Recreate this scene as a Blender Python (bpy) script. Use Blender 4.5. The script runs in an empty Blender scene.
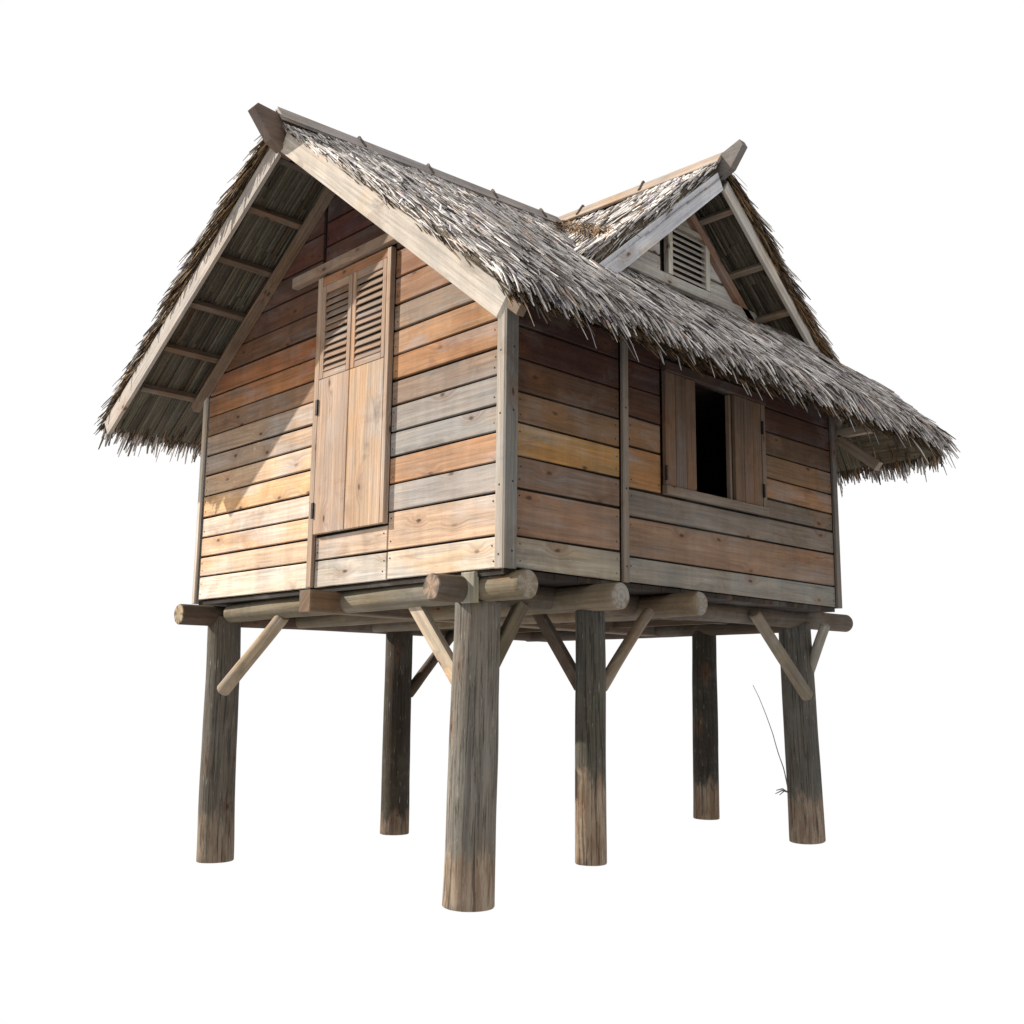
import bpy, math, random
import numpy as np
from mathutils import Vector, noise

random.seed(7)
rng = np.random.default_rng(11)
sc = bpy.context.scene
COL = sc.collection


# ------------------------------------------------------------------ colour
def lin(r, g, b, a=1.0):
    f = lambda v: (v / 255 / 12.92) if v / 255 <= 0.04045 else ((v / 255 + 0.055) / 1.055) ** 2.4
    return (f(r), f(g), f(b), a)


def plank_tone(c, k=1.0, sat=.8):
    m = sum(c) / 3
    return lin(*[(m + (v - m) * sat) * k for v in c])


def jit(c, amt=0.08):
    k = 1 + random.uniform(-amt, amt)
    return tuple(min(1, v * k * (1 + random.uniform(-amt * .3, amt * .3))) for v in c[:3]) + (c[3],)


# ------------------------------------------------------------------ mesh builder
class MB:
    """collects polygons with a UV (metres, u along the grain), a tint and a 'foot' value per vertex"""

    def __init__(self):
        self.v = []; self.f = []; self.uv = []; self.c = []; self.foot = []; self.sm = []

    def poly(self, pts, uvs, col, foot=None, smooth=False):
        i = len(self.v)
        self.v += [tuple(p) for p in pts]
        self.c += [col] * len(pts)
        self.foot += list(foot) if foot is not None else [9.0] * len(pts)
        self.f.append(tuple(range(i, i + len(pts))))
        self.uv += [tuple(u) for u in uvs]
        self.sm.append(smooth)

    def prism(self, O, U, V, N, poly, t, col, ch=0.004, along='u', off=None):
        """polygon (u,v points, anticlockwise) on the plane O,U,V, thickness t along N, chamfered front edge"""
        O, U, V, N = Vector(O), Vector(U), Vector(V), Vector(N)
        n = len(poly)
        if off is None:
            off = (random.uniform(0, 50), random.uniform(0, 50))
        P = [Vector((a, b)) for a, b in poly]
        ins = []
        for k in range(n):
            a, b, c = P[k - 1], P[k], P[(k + 1) % n]
            e1 = (b - a).normalized(); e2 = (c - b).normalized()
            n1 = Vector((-e1.y, e1.x)); n2 = Vector((-e2.y, e2.x))
            m = n1 + n2
            den = max(0.35, 1 + n1.dot(n2))
            ins.append(b + m * (ch / den))
        W = lambda p, h: O + U * p.x + V * p.y + N * h
        def uv(p, h=0):
            return (p.x + off[0], p.y + off[1] + h) if along == 'u' else (p.y + off[0], p.x + off[1] + h)
        front = [W(p, t) for p in ins]
        mid = [W(p, t - ch) for p in P]
        back = [W(p, 0) for p in P]
        self.poly(front, [uv(p) for p in ins], col)
        for k in range(n):
            j = (k + 1) % n
            self.poly([mid[k], mid[j], front[j], front[k]], [uv(P[k]), uv(P[j]), uv(ins[j]), uv(ins[k])], col)
            self.poly([back[k], back[j], mid[j], mid[k]], [uv(P[k], t), uv(P[j], t), uv(P[j]), uv(P[k])], col)
        self.poly(back[::-1], [uv(p) for p in P[::-1]], col)

    def bar(self, a, b, w, h, up, col, ch=0.004):
        """rectangular bar from a to b (w sideways, h along up)"""
        a, b, up = Vector(a), Vector(b), Vector(up)
        U = (b - a); L = U.length; U.normalize()
        S = U.cross(up).normalized(); V = S.cross(U).normalized()
        # extrude along S with polygon in U,V
        self.prism(a - S * (w / 2) - V * (h / 2), U, V, S, [(0, 0), (L, 0), (L, h), (0, h)], w, col, ch)

    def log(self, a, b, r0, r1, col, endcol=None, seg=22, wob=0.012, foot0=None, chamf=0.010, bend=0.0, step=0.05, flat=0.0):
        a, b = Vector(a), Vector(b)
        U = b - a; L = U.length; U.normalize()
        S = U.cross(Vector((0.3, 0.2, 1)) if abs(U.z) < .8 else Vector((1, 0.2, 0))).normalized()
        V = U.cross(S)
        n = max(3, int(L / step))
        sd = random.uniform(0, 100)
        off = (random.uniform(0, 50), random.uniform(0, 50))
        ts = [chamf * 0.0] + [k / n * L for k in range(1, n)] + [L]
        ts = [0, chamf] + [t for t in ts if chamf < t < L - chamf] + [L - chamf, L]
        rings = []
        for t in ts:
            c = a + U * t
            q = t / L
            bo = bend * math.sin(q * math.pi)
            c = c + S * bo + (S * noise.noise((sd, t * .9, 1)) + V * noise.noise((sd, t * .9, 7))) * wob * .8 * min(1, 4 * q, 4 * (1 - q) + .2)
            r = r0 + (r1 - r0) * q
            if t == 0 or t == L:
                r -= chamf * 0.8
            ring = []
            for k in range(seg):
                an = 2 * math.pi * k / seg
                rr = r * (1 + wob * 4 * noise.noise((math.cos(an) * 1.1 + sd, math.sin(an) * 1.1, t * 1.2))
                          + wob * 1.6 * noise.noise((math.cos(an) * 3 + sd, math.sin(an) * 3, t * 3.5)))
                ring.append(c + (S * math.cos(an) + V * math.sin(an)) * rr)
            rings.append((t, ring))
        for (t0, A), (t1, B) in zip(rings, rings[1:]):
            for k in range(seg):
                j = (k + 1) % seg
                ua, ub = k / seg * 2 * math.pi * r0, (k + 1) / seg * 2 * math.pi * r0
                ft = None if foot0 is None else [t0 - foot0, t0 - foot0, t1 - foot0, t1 - foot0]
                self.poly([A[k], A[j], B[j], B[k]],
                          [(t0 + off[0], ua + off[1]), (t0 + off[0], ub + off[1]), (t1 + off[0], ub + off[1]), (t1 + off[0], ua + off[1])],
                          col, ft, smooth=True)
        ec = endcol or col
        for (t, R), flip in ((rings[0], True), (rings[-1], False)):
            cen = sum(R, Vector()) / seg
            for k in range(seg):
                j = (k + 1) % seg
                # rings of growth: v runs with the radius
                p = [cen, R[k], R[j]]; u = [(k * .002, off[1]), (k * .002, off[1] + r0 * 2.2), ((k + 1) * .002, off[1] + r0 * 2.2)]
                if flip:
                    p, u = p[::-1], u[::-1]
                self.poly(p, u, ec, None if foot0 is None else [(-1 if flip else 9)] * 3)

    def build(self, name, mat, parent=None, label=None, kind=None, weld=False):
        me = bpy.data.meshes.new(name)
        me.from_pydata(self.v, [], self.f)
        uvl = me.uv_layers.new(name='UVMap')
        uvl.data.foreach_set('uv', np.array(self.uv, dtype=np.float32).ravel())
        ca = me.color_attributes.new('tint', 'FLOAT_COLOR', 'POINT')
        ca.data.foreach_set('color', np.array(self.c, dtype=np.float32).ravel())
        fa = me.attributes.new('foot', 'FLOAT', 'POINT')
        fa.data.foreach_set('value', np.array(self.foot, dtype=np.float32))
        me.polygons.foreach_set('use_smooth', np.array(self.sm, dtype=bool))
        me.materials.append(mat)
        if any(self.sm):
            import bmesh
            bm = bmesh.new(); bm.from_mesh(me)
            bmesh.ops.remove_doubles(bm, verts=bm.verts, dist=1e-5)
            bm.to_mesh(me); bm.free()
        return link(name, me, parent, label, kind)


def link(name, me, parent=None, label=None, kind=None):
    o = bpy.data.objects.new(name, me)
    COL.objects.link(o)
    if parent is not None:
        o.parent = parent
    if label:
        o['label'] = label
    if kind:
        o['kind'] = kind
    return o


# ------------------------------------------------------------------ materials
def nodes_of(name):
    m = bpy.data.materials.new(name); m.use_nodes = True
    nt = m.node_tree; nt.nodes.clear()
    out = nt.nodes.new('ShaderNodeOutputMaterial')
    bs = nt.nodes.new('ShaderNodeBsdfPrincipled')
    nt.links.new(bs.outputs[0], out.inputs[0])
    bs.inputs['Specular IOR Level'].default_value = 0.18
    bs.inputs['Roughness'].default_value = 0.85
    return m, nt, bs


def N(nt, t, **kw):
    n = nt.nodes.new(t)
    for k, v in kw.items():
        setattr(n, k, v)
    return n


def val(nt, sock, x):
    if isinstance(x, (int, float)):
        sock.default_value = x
    elif isinstance(x, tuple):
        sock.default_value = x
    else:
        nt.links.new(x, sock)


def math_(nt, op, a, b=0.0, clamp=False):
    n = N(nt, 'ShaderNodeMath', operation=op, use_clamp=clamp)
    val(nt, n.inputs[0], a); val(nt, n.inputs[1], b)
    return n.outputs[0]


def mixc(nt, f, a, b, mode='MIX'):
    n = N(nt, 'ShaderNodeMix', data_type='RGBA', blend_type=mode)
    val(nt, n.inputs[0], f); val(nt, n.inputs[6], a); val(nt, n.inputs[7], b)
    return n.outputs[2]


def ramp(nt, x, lo, hi, a=0.0, b=1.0, smooth=True):
    n = N(nt, 'ShaderNodeMapRange', interpolation_type='SMOOTHSTEP' if smooth else 'LINEAR')
    val(nt, n.inputs[0], x); n.inputs[1].default_value = lo; n.inputs[2].default_value = hi
    n.inputs[3].default_value = a; n.inputs[4].default_value = b
    return n.outputs[0]


def uvmap(nt, sx, sy, warp=None):
    u = N(nt, 'ShaderNodeUVMap', uv_map='UVMap')
    m = N(nt, 'ShaderNodeMapping')
    m.inputs['Scale'].default_value = (sx, sy, 1)
    if warp is not None:
        add = N(nt, 'ShaderNodeVectorMath', operation='ADD')
        nt.links.new(u.outputs[0], add.inputs[0]); nt.links.new(warp, add.inputs[1])
        nt.links.new(add.outputs[0], m.inputs[0])
    else:
        nt.links.new(u.outputs[0], m.inputs[0])
    return m.outputs[0]


def noise_(nt, vec, scale=1, detail=4, rough=.6, dist=0.0):
    n = N(nt, 'ShaderNodeTexNoise')
    n.inputs['Scale'].default_value = scale; n.inputs['Detail'].default_value = detail
    n.inputs['Roughness'].default_value = rough; n.inputs['Distortion'].default_value = dist
    nt.links.new(vec, n.inputs['Vector'])
    return n


def wood(name, grain=1.0, knots=True, grey=0.5, bump=0.35, fissure=False, moss=0.0, dark=0.0, contrast=1.0, patch=1.0):
    m, nt, bs = nodes_of(name)
    tint = N(nt, 'ShaderNodeAttribute', attribute_name='tint')
    base = tint.outputs['Color']
    # knots: sparse voronoi cells; the grain flows round them
    knot = None; warp = None
    if knots:
        vo = N(nt, 'ShaderNodeTexVoronoi', feature='F1', voronoi_dimensions='2D')
        nt.links.new(uvmap(nt, 2.0, 4.2), vo.inputs['Vector']); vo.inputs['Scale'].default_value = 1.0
        sep = N(nt, 'ShaderNodeSeparateColor'); nt.links.new(vo.outputs['Color'], sep.inputs[0])
        has = ramp(nt, sep.outputs[0], .35, .75)
        kn = noise_(nt, uvmap(nt, 22, 40), 1, 3, .6)
        dd = math_(nt, 'ADD', vo.outputs['Distance'], math_(nt, 'MULTIPLY', math_(nt, 'SUBTRACT', kn.outputs[0], .5), .09))
        kr = ramp(nt, dd, .015, .075, 1, 0)
        halo = ramp(nt, vo.outputs['Distance'], .05, .30, 1, 0)
        knot = math_(nt, 'MULTIPLY', kr, has)
        halo = math_(nt, 'MULTIPLY', halo, has)
        cmb = N(nt, 'ShaderNodeCombineXYZ')
        nt.links.new(math_(nt, 'MULTIPLY', halo, .05), cmb.inputs[1])
        warp = cmb.outputs[0]
    g1 = noise_(nt, uvmap(nt, 1.6, 46 * grain, warp), 1, 5, .62, .35)
    g2 = noise_(nt, uvmap(nt, .7, 11 * grain, warp), 1, 4, .6, .6)
    bl = noise_(nt, uvmap(nt, 1.3, 4.0), 1, 4, .62, .5)
    fine = noise_(nt, uvmap(nt, 14, 190 * grain), 1, 3, .7)
    f = ramp(nt, g1.outputs[0], .28, .72, 1 - .34 * contrast, 1 + .20 * contrast, False)
    c = mixc(nt, 1.0, base, f, 'MULTIPLY')
    f2 = ramp(nt, g2.outputs[0], .3, .7, 1 - .22 * contrast, 1 + .14 * contrast, False)
    c = mixc(nt, 1.0, c, f2, 'MULTIPLY')
    f3 = ramp(nt, fine.outputs[0], .3, .7, .90, 1.08, False)
    c = mixc(nt, 1.0, c, f3, 'MULTIPLY')
    dr = noise_(nt, uvmap(nt, .8, 2.6), 1, 3, .55, .8)
    warm = mixc(nt, 1.0, c, (1.08, .93, .76, 1), 'MULTIPLY')
    cool = mixc(nt, 1.0, c, (.80, .86, .92, 1), 'MULTIPLY')
    c = mixc(nt, ramp(nt, dr.outputs[0], .52, .68, 0, .8), c, warm)
    c = mixc(nt, ramp(nt, dr.outputs[0], .30, .46, .8, 0), c, cool)
    # weather that crosses from board to board: bleached patches, soaked streaks
    tc = N(nt, 'ShaderNodeTexCoord')
    mp = N(nt, 'ShaderNodeMapping'); mp.inputs['Scale'].default_value = (1.7, 1.7, 2.6); nt.links.new(tc.outputs['Object'], mp.inputs[0])
    wp = noise_(nt, mp.outputs[0], 1, 6, .68, .6)
    c = mixc(nt, ramp(nt, wp.outputs[0], .50, .66, 0, .50 * patch), c, mixc(nt, .34, mixc(nt, 1.0, c, (1.12, 1.10, 1.10, 1), 'MULTIPLY'), (.22, .20, .18, 1)))
    c = mixc(nt, ramp(nt, wp.outputs[0], .34, .46, .45 * patch, 0), c, mixc(nt, 1.0, c, (.62, .50, .42, 1), 'MULTIPLY'))
    mp2 = N(nt, 'ShaderNodeMapping'); mp2.inputs['Scale'].default_value = (5, 5, .7); nt.links.new(tc.outputs['Object'], mp2.inputs[0])
    ws = noise_(nt, mp2.outputs[0], 1, 5, .66, .3)
    c = mixc(nt, 1.0, c, ramp(nt, ws.outputs[0], .34, .66, 1 - .15 * patch, 1 + .08 * patch, False), 'MULTIPLY')
    # weathered silver-grey patches, running with the grain
    wz = math_(nt, 'MULTIPLY', ramp(nt, bl.outputs[0], .47, .68), grey)
    hsv = N(nt, 'ShaderNodeHueSaturation'); hsv.inputs['Saturation'].default_value = .28; hsv.inputs['Value'].default_value = .92
    nt.links.new(c, hsv.inputs['Color'])
    c = mixc(nt, wz, c, hsv.outputs[0])
    # dark water stains
    st = noise_(nt, uvmap(nt, .9, 5.5), 1, 6, .68, 1.2)
    sm = ramp(nt, st.outputs[0], .57, .74, 0, .50 + dark)
    c = mixc(nt, sm, c, (.035, .026, .02, 1))
    if knot is not None:
        c = mixc(nt, math_(nt, 'MULTIPLY', halo, .28), c, (.16, .07, .03, 1))
        c = mixc(nt, math_(nt, 'MULTIPLY', knot, .85), c, (.035, .018, .012, 1))
    if moss:
        ms = noise_(nt, uvmap(nt, 2.2, 5), 1, 5, .65)
        c = mixc(nt, ramp(nt, ms.outputs[0], .54, .68, 0, moss), c, (.055, .062, .035, 1))
    h = math_(nt, 'ADD', math_(nt, 'MULTIPLY', g1.outputs[0], .7), math_(nt, 'MULTIPLY', fine.outputs[0], .3))
    if fissure:
        fs = noise_(nt, uvmap(nt, 2.2, 62), 1, 5, .66, .6)
        cr = ramp(nt, fs.outputs[0], .36, .45, 1, 0)
        c = mixc(nt, math_(nt, 'MULTIPLY', cr, .5), c, (.018, .015, .012, 1))
        lt = noise_(nt, uvmap(nt, 9, 80), 1, 3, .6)
        c = mixc(nt, ramp(nt, lt.outputs[0], .62, .74, 0, .5), c, (.42, .39, .34, 1))
        h = math_(nt, 'SUBTRACT', h, math_(nt, 'MULTIPLY', cr, .5))
        # bare, bark-free foot of a post: ragged upper edge
        ft = N(nt, 'ShaderNodeAttribute', attribute_name='foot')
        rg = noise_(nt, uvmap(nt, 5, 17), 1, 5, .7, .4)
        e = math_(nt, 'ADD', ft.outputs['Fac'], math_(nt, 'MULTIPLY', math_(nt, 'SUBTRACT', rg.outputs[0], .5), .62))
        bare = ramp(nt, e, -.07, .07, 1, 0)
        wear = noise_(nt, uvmap(nt, 3.2, 21), 1, 5, .7)
        tan = mixc(nt, ramp(nt, wear.outputs[0], .40, .62), (.20, .12, .07, 1), (.34, .255, .18, 1))
        tan = mixc(nt, math_(nt, 'MULTIPLY', cr, .7), tan, (.05, .03, .018, 1))
        c = mixc(nt, math_(nt, 'MULTIPLY', bare, tint.outputs['Alpha']), c, tan)
    nt.links.new(c, bs.inputs['Base Color'])
    b = N(nt, 'ShaderNodeBump'); b.inputs['Strength'].default_value = bump; b.inputs['Distance'].default_value = .012
    nt.links.new(h, b.inputs['Height']); nt.links.new(b.outputs[0], bs.inputs['Normal'])
    nt.links.new(ramp(nt, g2.outputs[0], .3, .7, .72, .95), bs.inputs['Roughness'])
    return m


M_PLANK = wood('weathered_plank', grain=1.0, grey=.55, bump=.35)
M_BOARD = wood('trim_board', grain=1.3, grey=.55, bump=.45, contrast=1.0, patch=.9)
M_LOG = wood('round_log', grain=.8, knots=True, grey=.4, bump=.6, moss=.35)
M_POST = wood('post_bark', grain=1.2, knots=True, grey=.3, bump=1.0, fissure=True, moss=.45, contrast=1.2, patch=.55)


def straw_mat():
    m, nt, bs = nodes_of('dry_straw')
    a = N(nt, 'ShaderNodeAttribute', attribute_name='tint')
    tc = N(nt, 'ShaderNodeTexCoord')
    n = noise_(nt, tc.outputs['Object'], 26, 3, .6)
    c = mixc(nt, 1.0, a.outputs['Color'], ramp(nt, n.outputs[0], .3, .7, .72, 1.2, False), 'MULTIPLY')
    nt.links.new(c, bs.inputs['Base Color'])
    bs.inputs['Roughness'].default_value = .7
    return m


def packed_mat():
    m, nt, bs = nodes_of('packed_thatch')
    a = N(nt, 'ShaderNodeAttribute', attribute_name='tint')
    n = noise_(nt, uvmap(nt, 3, 70), 1, 5, .65, .3)
    c = mixc(nt, 1.0, a.outputs['Color'], ramp(nt, n.outputs[0], .3, .7, .35, 1.5, False), 'MULTIPLY')
    nt.links.new(c, bs.inputs['Base Color'])
    b = N(nt, 'ShaderNodeBump'); b.inputs['Strength'].default_value = 1; b.inputs['Distance'].default_value = .02
    nt.links.new(n.outputs[0], b.inputs['Height']); nt.links.new(b.outputs[0], bs.inputs['Normal'])
    return m


def plain_mat(name, col, rough=.6, metal=0.0):
    m, nt, bs = nodes_of(name)
    tc = N(nt, 'ShaderNodeTexCoord')
    n = noise_(nt, tc.outputs['Object'], 40, 4, .6)
    c = mixc(nt, ramp(nt, n.outputs[0], .35, .65), col, tuple(v * .55 for v in col[:3]) + (1,))
    nt.links.new(c, bs.inputs['Base Color'])
    bs.inputs['Roughness'].default_value = rough; bs.inputs['Metallic'].default_value = metal
    return m


M_STRAW = straw_mat()
M_PACK = packed_mat()
M_IRON = plain_mat('rusted_iron', (.03, .022, .018, 1), .6, .3)
M_STALK = plain_mat('dry_stalk_fibre', (.17, .15, .12, 1), .8)
M_VINE = plain_mat('lashing_fibre', (.15, .12, .095, 1), .8)

# ------------------------------------------------------------------ the house
W, L, ZF = 3.6, 3.7, 1.83
house = bpy.data.objects.new('stilt_house', None)
COL.objects.link(house)
house['label'] = 'weathered plank house with grey thatched cross gable roof raised on six round log posts'
house['category'] = 'house'

X, Y, Z = Vector((1, 0, 0)), Vector((0, 1, 0)), Vector((0, 0, 1))

# roof section in the front plane (x,z of the thatch underside)
XR, ZR = -1.755, 4.985            # ridge
SLR, SLL = .795, .690             # right and left slopes
under = lambda x: ZR - (SLR * (x - XR) if x > XR else SLL * (XR - x))


def clip(poly, a, b, c):
    """keep the part of a polygon with a*u+b*v <= c"""
    out = []
    for k in range(len(poly)):
        p, q = poly[k], poly[(k + 1) % len(poly)]
        dp, dq = a * p[0] + b * p[1] - c, a * q[0] + b * q[1] - c
        if dp <= 0:
            out.append(p)
        if dp * dq < 0:
            t = dp / (dp - dq)
            out.append((p[0] + (q[0] - p[0]) * t, p[1] + (q[1] - p[1]) * t))
    return out


GAP = .015


def plank_rows(mb, O, U, Nn, u0, u1, rows, cols, t=.022, top=None, jitter=.003):
    """horizontal planks between u0 and u1 on the wall plane; top = list of half-planes to clip with"""
    for k in range(len(rows) - 1):
        z0, z1 = rows[k], rows[k + 1] - GAP
        e = [random.uniform(-.0035, .0035) for _ in range(4)]
        poly = [(u0, z0 + e[0]), (u1, z0 + e[1]), (u1, z1 + e[2]), (u0, z1 + e[3])]
        for h in (top or []):
            poly = clip(poly, *h)
            if len(poly) < 3:
                break
        if len(poly) < 3:
            continue
        if max(p[0] for p in poly) - min(p[0] for p in poly) < .03:
            continue
        c = cols[min(k, len(cols) - 1)]
        mb.prism(Vector(O) + Vector(Nn) * random.uniform(0, jitter), U, Z, Nn, poly, t, jit(c, .05), .004)
        for uu in (u0 + .03, u1 - .03):
            for zz in (z0 + .045, z1 - .045):
                if all(a * uu + b * zz < c_ - .03 for a, b, c_ in (top or [])) and random.random() < .7:
                    p = Vector(O) + Vector(U) * (uu + random.uniform(-.008, .008)) + Z * (zz + random.uniform(-.01, .01)) + Vector(Nn) * (t + .0005)
                    mb.prism(p, U, Z, Nn, [(-.004, -.004), (.004, -.004), (.004, .004), (-.004, .004)], .0035, lin(46, 38, 32), .0008)


# ---- gable wall (front, plane y=0, faces -Y; u = x)
gb = MB()
roofcut = [(SLR, 1, ZR + SLR * XR - .05), (-SLL, 1, ZR - SLL * XR - .05)]
# dark backing board
back = [(-W + .02, ZF), (-.02, ZF), (-.02, 3.6), (XR, ZR - .06), (-W + .02, 3.65)]
gb.prism((0, .030, 0), X, Z, -Y, back, .006, lin(26, 20, 17), .001)
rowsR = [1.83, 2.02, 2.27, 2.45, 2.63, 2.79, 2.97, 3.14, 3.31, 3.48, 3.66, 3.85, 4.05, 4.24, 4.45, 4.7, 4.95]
colsR = [plank_tone(c, .97, .96) for c in ((196, 178, 160), (192, 160, 134), (164, 152, 142), (170, 130, 98), (152, 144, 136), (148, 139, 130), (140, 118, 100),  # right bay greys darkened: shade put into the plank colour
                           (160, 116, 80), (160, 118, 82), (144, 116, 94), (146, 104, 74), (146, 102, 72), (112, 76, 56), (96, 66, 50), (88, 58, 45), (84, 56, 44))]  # top rows darker, roof shade painted into their tint
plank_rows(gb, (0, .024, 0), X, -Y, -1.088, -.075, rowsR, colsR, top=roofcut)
# below the door the planks run to the split line
plank_rows(gb, (0, .024, 0), X, -Y, -1.91, -1.098, [1.83, 2.02, 2.19], [plank_tone((200, 180, 160), .93), plank_tone((198, 166, 136), .93)])
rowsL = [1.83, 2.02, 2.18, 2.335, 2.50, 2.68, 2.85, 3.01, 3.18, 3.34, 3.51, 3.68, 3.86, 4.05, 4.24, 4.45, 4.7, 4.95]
colsL = [plank_tone(c, .97, .95) for c in ((214, 194, 174), (214, 182, 150), (218, 176, 134), (204, 182, 160), (208, 166, 122), (196, 164, 132), (178, 150, 124), (168, 140, 116),
                           (146, 112, 86), (158, 106, 68), (138, 90, 58), (104, 73, 54), (90, 63, 49), (88, 60, 47), (90, 57, 46), (80, 55, 44), (76, 52, 41))]  # upper rows darkened in colour to stand in for roof shade
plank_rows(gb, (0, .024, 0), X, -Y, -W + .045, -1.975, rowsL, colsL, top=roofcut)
plank_rows(gb, (0, .024, 0), X, -Y, -1.93, -1.0, [4.15, 4.33, 4.52, 4.72, 4.95], [lin(84, 56, 44), lin(84, 48, 40), lin(70, 46, 38)], top=roofcut)  # peak planks: roof shade painted into the colour
gable_wall = gb.build('gable_wall', M_PLANK, house)

# ---- side wall (right, plane x=0, faces +X; u = y)
sb = MB()
OPN = (1.79, 2.26, 2.50, 3.29)      # window opening y0,y1,z0,z1
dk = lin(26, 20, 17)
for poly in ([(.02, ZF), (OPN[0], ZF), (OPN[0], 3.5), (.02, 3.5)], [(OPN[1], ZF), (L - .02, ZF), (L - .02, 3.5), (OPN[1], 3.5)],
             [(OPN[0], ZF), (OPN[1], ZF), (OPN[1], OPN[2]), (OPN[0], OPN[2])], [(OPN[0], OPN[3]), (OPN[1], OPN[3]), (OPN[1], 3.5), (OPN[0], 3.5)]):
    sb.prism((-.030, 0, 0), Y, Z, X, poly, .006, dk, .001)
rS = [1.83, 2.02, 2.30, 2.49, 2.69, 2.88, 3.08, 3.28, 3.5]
cS = [plank_tone(c, .84, 1.05) for c in ((164, 152, 134), (146, 116, 94), (134, 108, 90), (170, 132, 86), (132, 100, 72), (94, 68, 49), (80, 50, 40), (72, 46, 38))]  # dark upper rows: eave shade put into the plank colour
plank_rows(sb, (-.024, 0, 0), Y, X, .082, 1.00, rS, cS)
c0 = [plank_tone(c, .85, 1.0) for c in ((146, 138, 126), (142, 114, 92), (128, 115, 102))]
plank_rows(sb, (-.024, 0, 0), Y, X, 1.08, L - .045, [1.83, 2.00, 2.26, 2.44], c0)
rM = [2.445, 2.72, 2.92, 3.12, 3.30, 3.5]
plank_rows(sb, (-.024, 0, 0), Y, X, 1.08, 1.425, rM, [plank_tone(c, .82, 1.05) for c in ((160, 120, 82), (142, 104, 70), (92, 64, 48), (80, 50, 40), (72, 46, 38))])  # upper rows again painted darker as eave shade
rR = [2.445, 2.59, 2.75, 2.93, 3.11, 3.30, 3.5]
plank_rows(sb, (-.024, 0, 0), Y, X, 2.675, L - .045, rR, [plank_tone(c, .82, 1.05) for c in ((122, 104, 88), (160, 118, 82), (132, 102, 74), (102, 76, 55), (84, 54, 42), (74, 47, 39))])  # towards the top the tint carries painted eave shade
plank_rows(sb, (-.024, 0, 0), Y, X, 1.43, 2.67, [3.31, 3.5], [lin(52, 34, 28)])  # plank above the window, eave shade in its colour
side_wall = sb.build('side_wall', M_PLANK, house)

# ---- the two far walls
fb = MB()
roofcutB = [(0, 1, 4.15), (-SLR, 1, ZR + SLR * XR - .05), (SLL, 1, ZR - SLL * XR - .05)]
fb.prism((0, L - .030, 0), -X, Z, Y, [(-x, z) for x, z in clip(back, 0, 1, 4.15)][::-1], .006, dk, .001)
plank_rows(fb, (0, L - .024, 0), -X, Y, .085, W - .045, [1.83 + .19 * k for k in range(18)], [lin(140, 112, 88), lin(150, 118, 90), lin(128, 104, 86)], top=roofcutB)
fb.build('rear_wall', M_PLANK, house)
fb = MB()
fb.prism((-W + .030, L, 0), -Y, Z, -X, [(.02, ZF), (L - .02, ZF), (L - .02, 3.6), (.02, 3.6)], .006, dk, .001)
plank_rows(fb, (-W + .024, L, 0), -Y, -X, .05, L - .05, [1.83 + .19 * k for k in range(10)], [lin(160, 130, 100), lin(150, 118, 90)])
fb.build('far_side_wall', M_PLANK, house)

# ---- floor
fl = MB()
for k in range(18):
    y0 = .02 + k * (L - .04) / 18
    fl.prism((-W + .02, y0, 1.790), X, Y, Z, [(0, 0), (W - .04, 0), (W - .04, (L - .04) / 18 - .006), (0, (L - .04) / 18 - .006)], .034, jit(lin(44, 35, 28), .12), .003)
fl.build('floor', M_PLANK, house)
# ceiling keeps the loft dark
ce = MB()
ce.prism((-W + .04, .04, 3.42), X, Y, Z, [(0, 0), (W - .08, 0), (W - .08, L - .08), (0, L - .08)], .02, lin(60, 48, 40), .002)
ce.build('ceiling', M_PLANK, house)

# ---- corner boards and batten
def board(name, O, U, V, Nn, poly, t, col, label=None, mat=None, along='v', parent=house, ch=.004):
    b = MB(); b.prism(O, U, V, Nn, poly, t, col, ch, along)
    return b.build(name, mat or M_BOARD, parent, label)


grey = lin(160, 149, 137)
cb = MB()
cb.prism((0, -.002, 0), X, Z, -Y, [(-.068, 1.82), (-.002, 1.82), (-.002, 3.42), (-.068, 3.42)], .018, grey, .003, 'v')
cb.prism((.001, 0, 0), Y, Z, X, [(-.022, 1.82), (.074, 1.82), (.074, 3.36), (-.022, 3.36)], .018, lin(116, 111, 104), .003, 'v')  # side face tinted darker: its shade is painted in
for z in (1.90, 2.30, 2.72, 3.10):                                   # nail heads
    cb.prism((-.035, -.0195, z), X, Z, -Y, [(-.005, -.005), (.005, -.005), (.005, .005), (-.005, .005)], .002, lin(40, 34, 30), .0005)
    cb.prism((.0195, .035, z + .02), Y, Z, X, [(-.005, -.005), (.005, -.005), (.005, .005), (-.005, .005)], .002, lin(40, 34, 30), .0005)
cb.build('corner_board', M_BOARD, house, 'pale grey corner board facing the camera')
cb = MB()
cb.prism((0, -.002, 0), X, Z, -Y, [(-W - .02, 1.80), (-W + .022, 1.80), (-W + .022, 3.52), (-W - .02, 3.52)], .020, lin(190, 178, 164), .003, 'v')
cb.prism((-W - .001, 0, 0), -Y, Z, -X, [(-.08, 1.80), (.001, 1.80), (.001, 3.52), (-.08, 3.52)], .020, lin(190, 178, 166), .003, 'v')
cb.build('corner_board', M_BOARD, house)
cb = MB()
cb.prism((.001, 0, 0), Y, Z, X, [(L - .040, 1.82), (L + .024, 1.82), (L + .024, 3.40), (L - .040, 3.40)], .020, lin(106, 98, 90), .003, 'v')
cb.prism((.0, L + .001, 0), -X, Z, Y, [(-.02, 1.82), (.08, 1.82), (.08, 3.40), (-.02, 3.40)], .020, lin(106, 98, 90), .003, 'v')
cb.build('corner_board', M_BOARD, house)
cb = MB()
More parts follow.
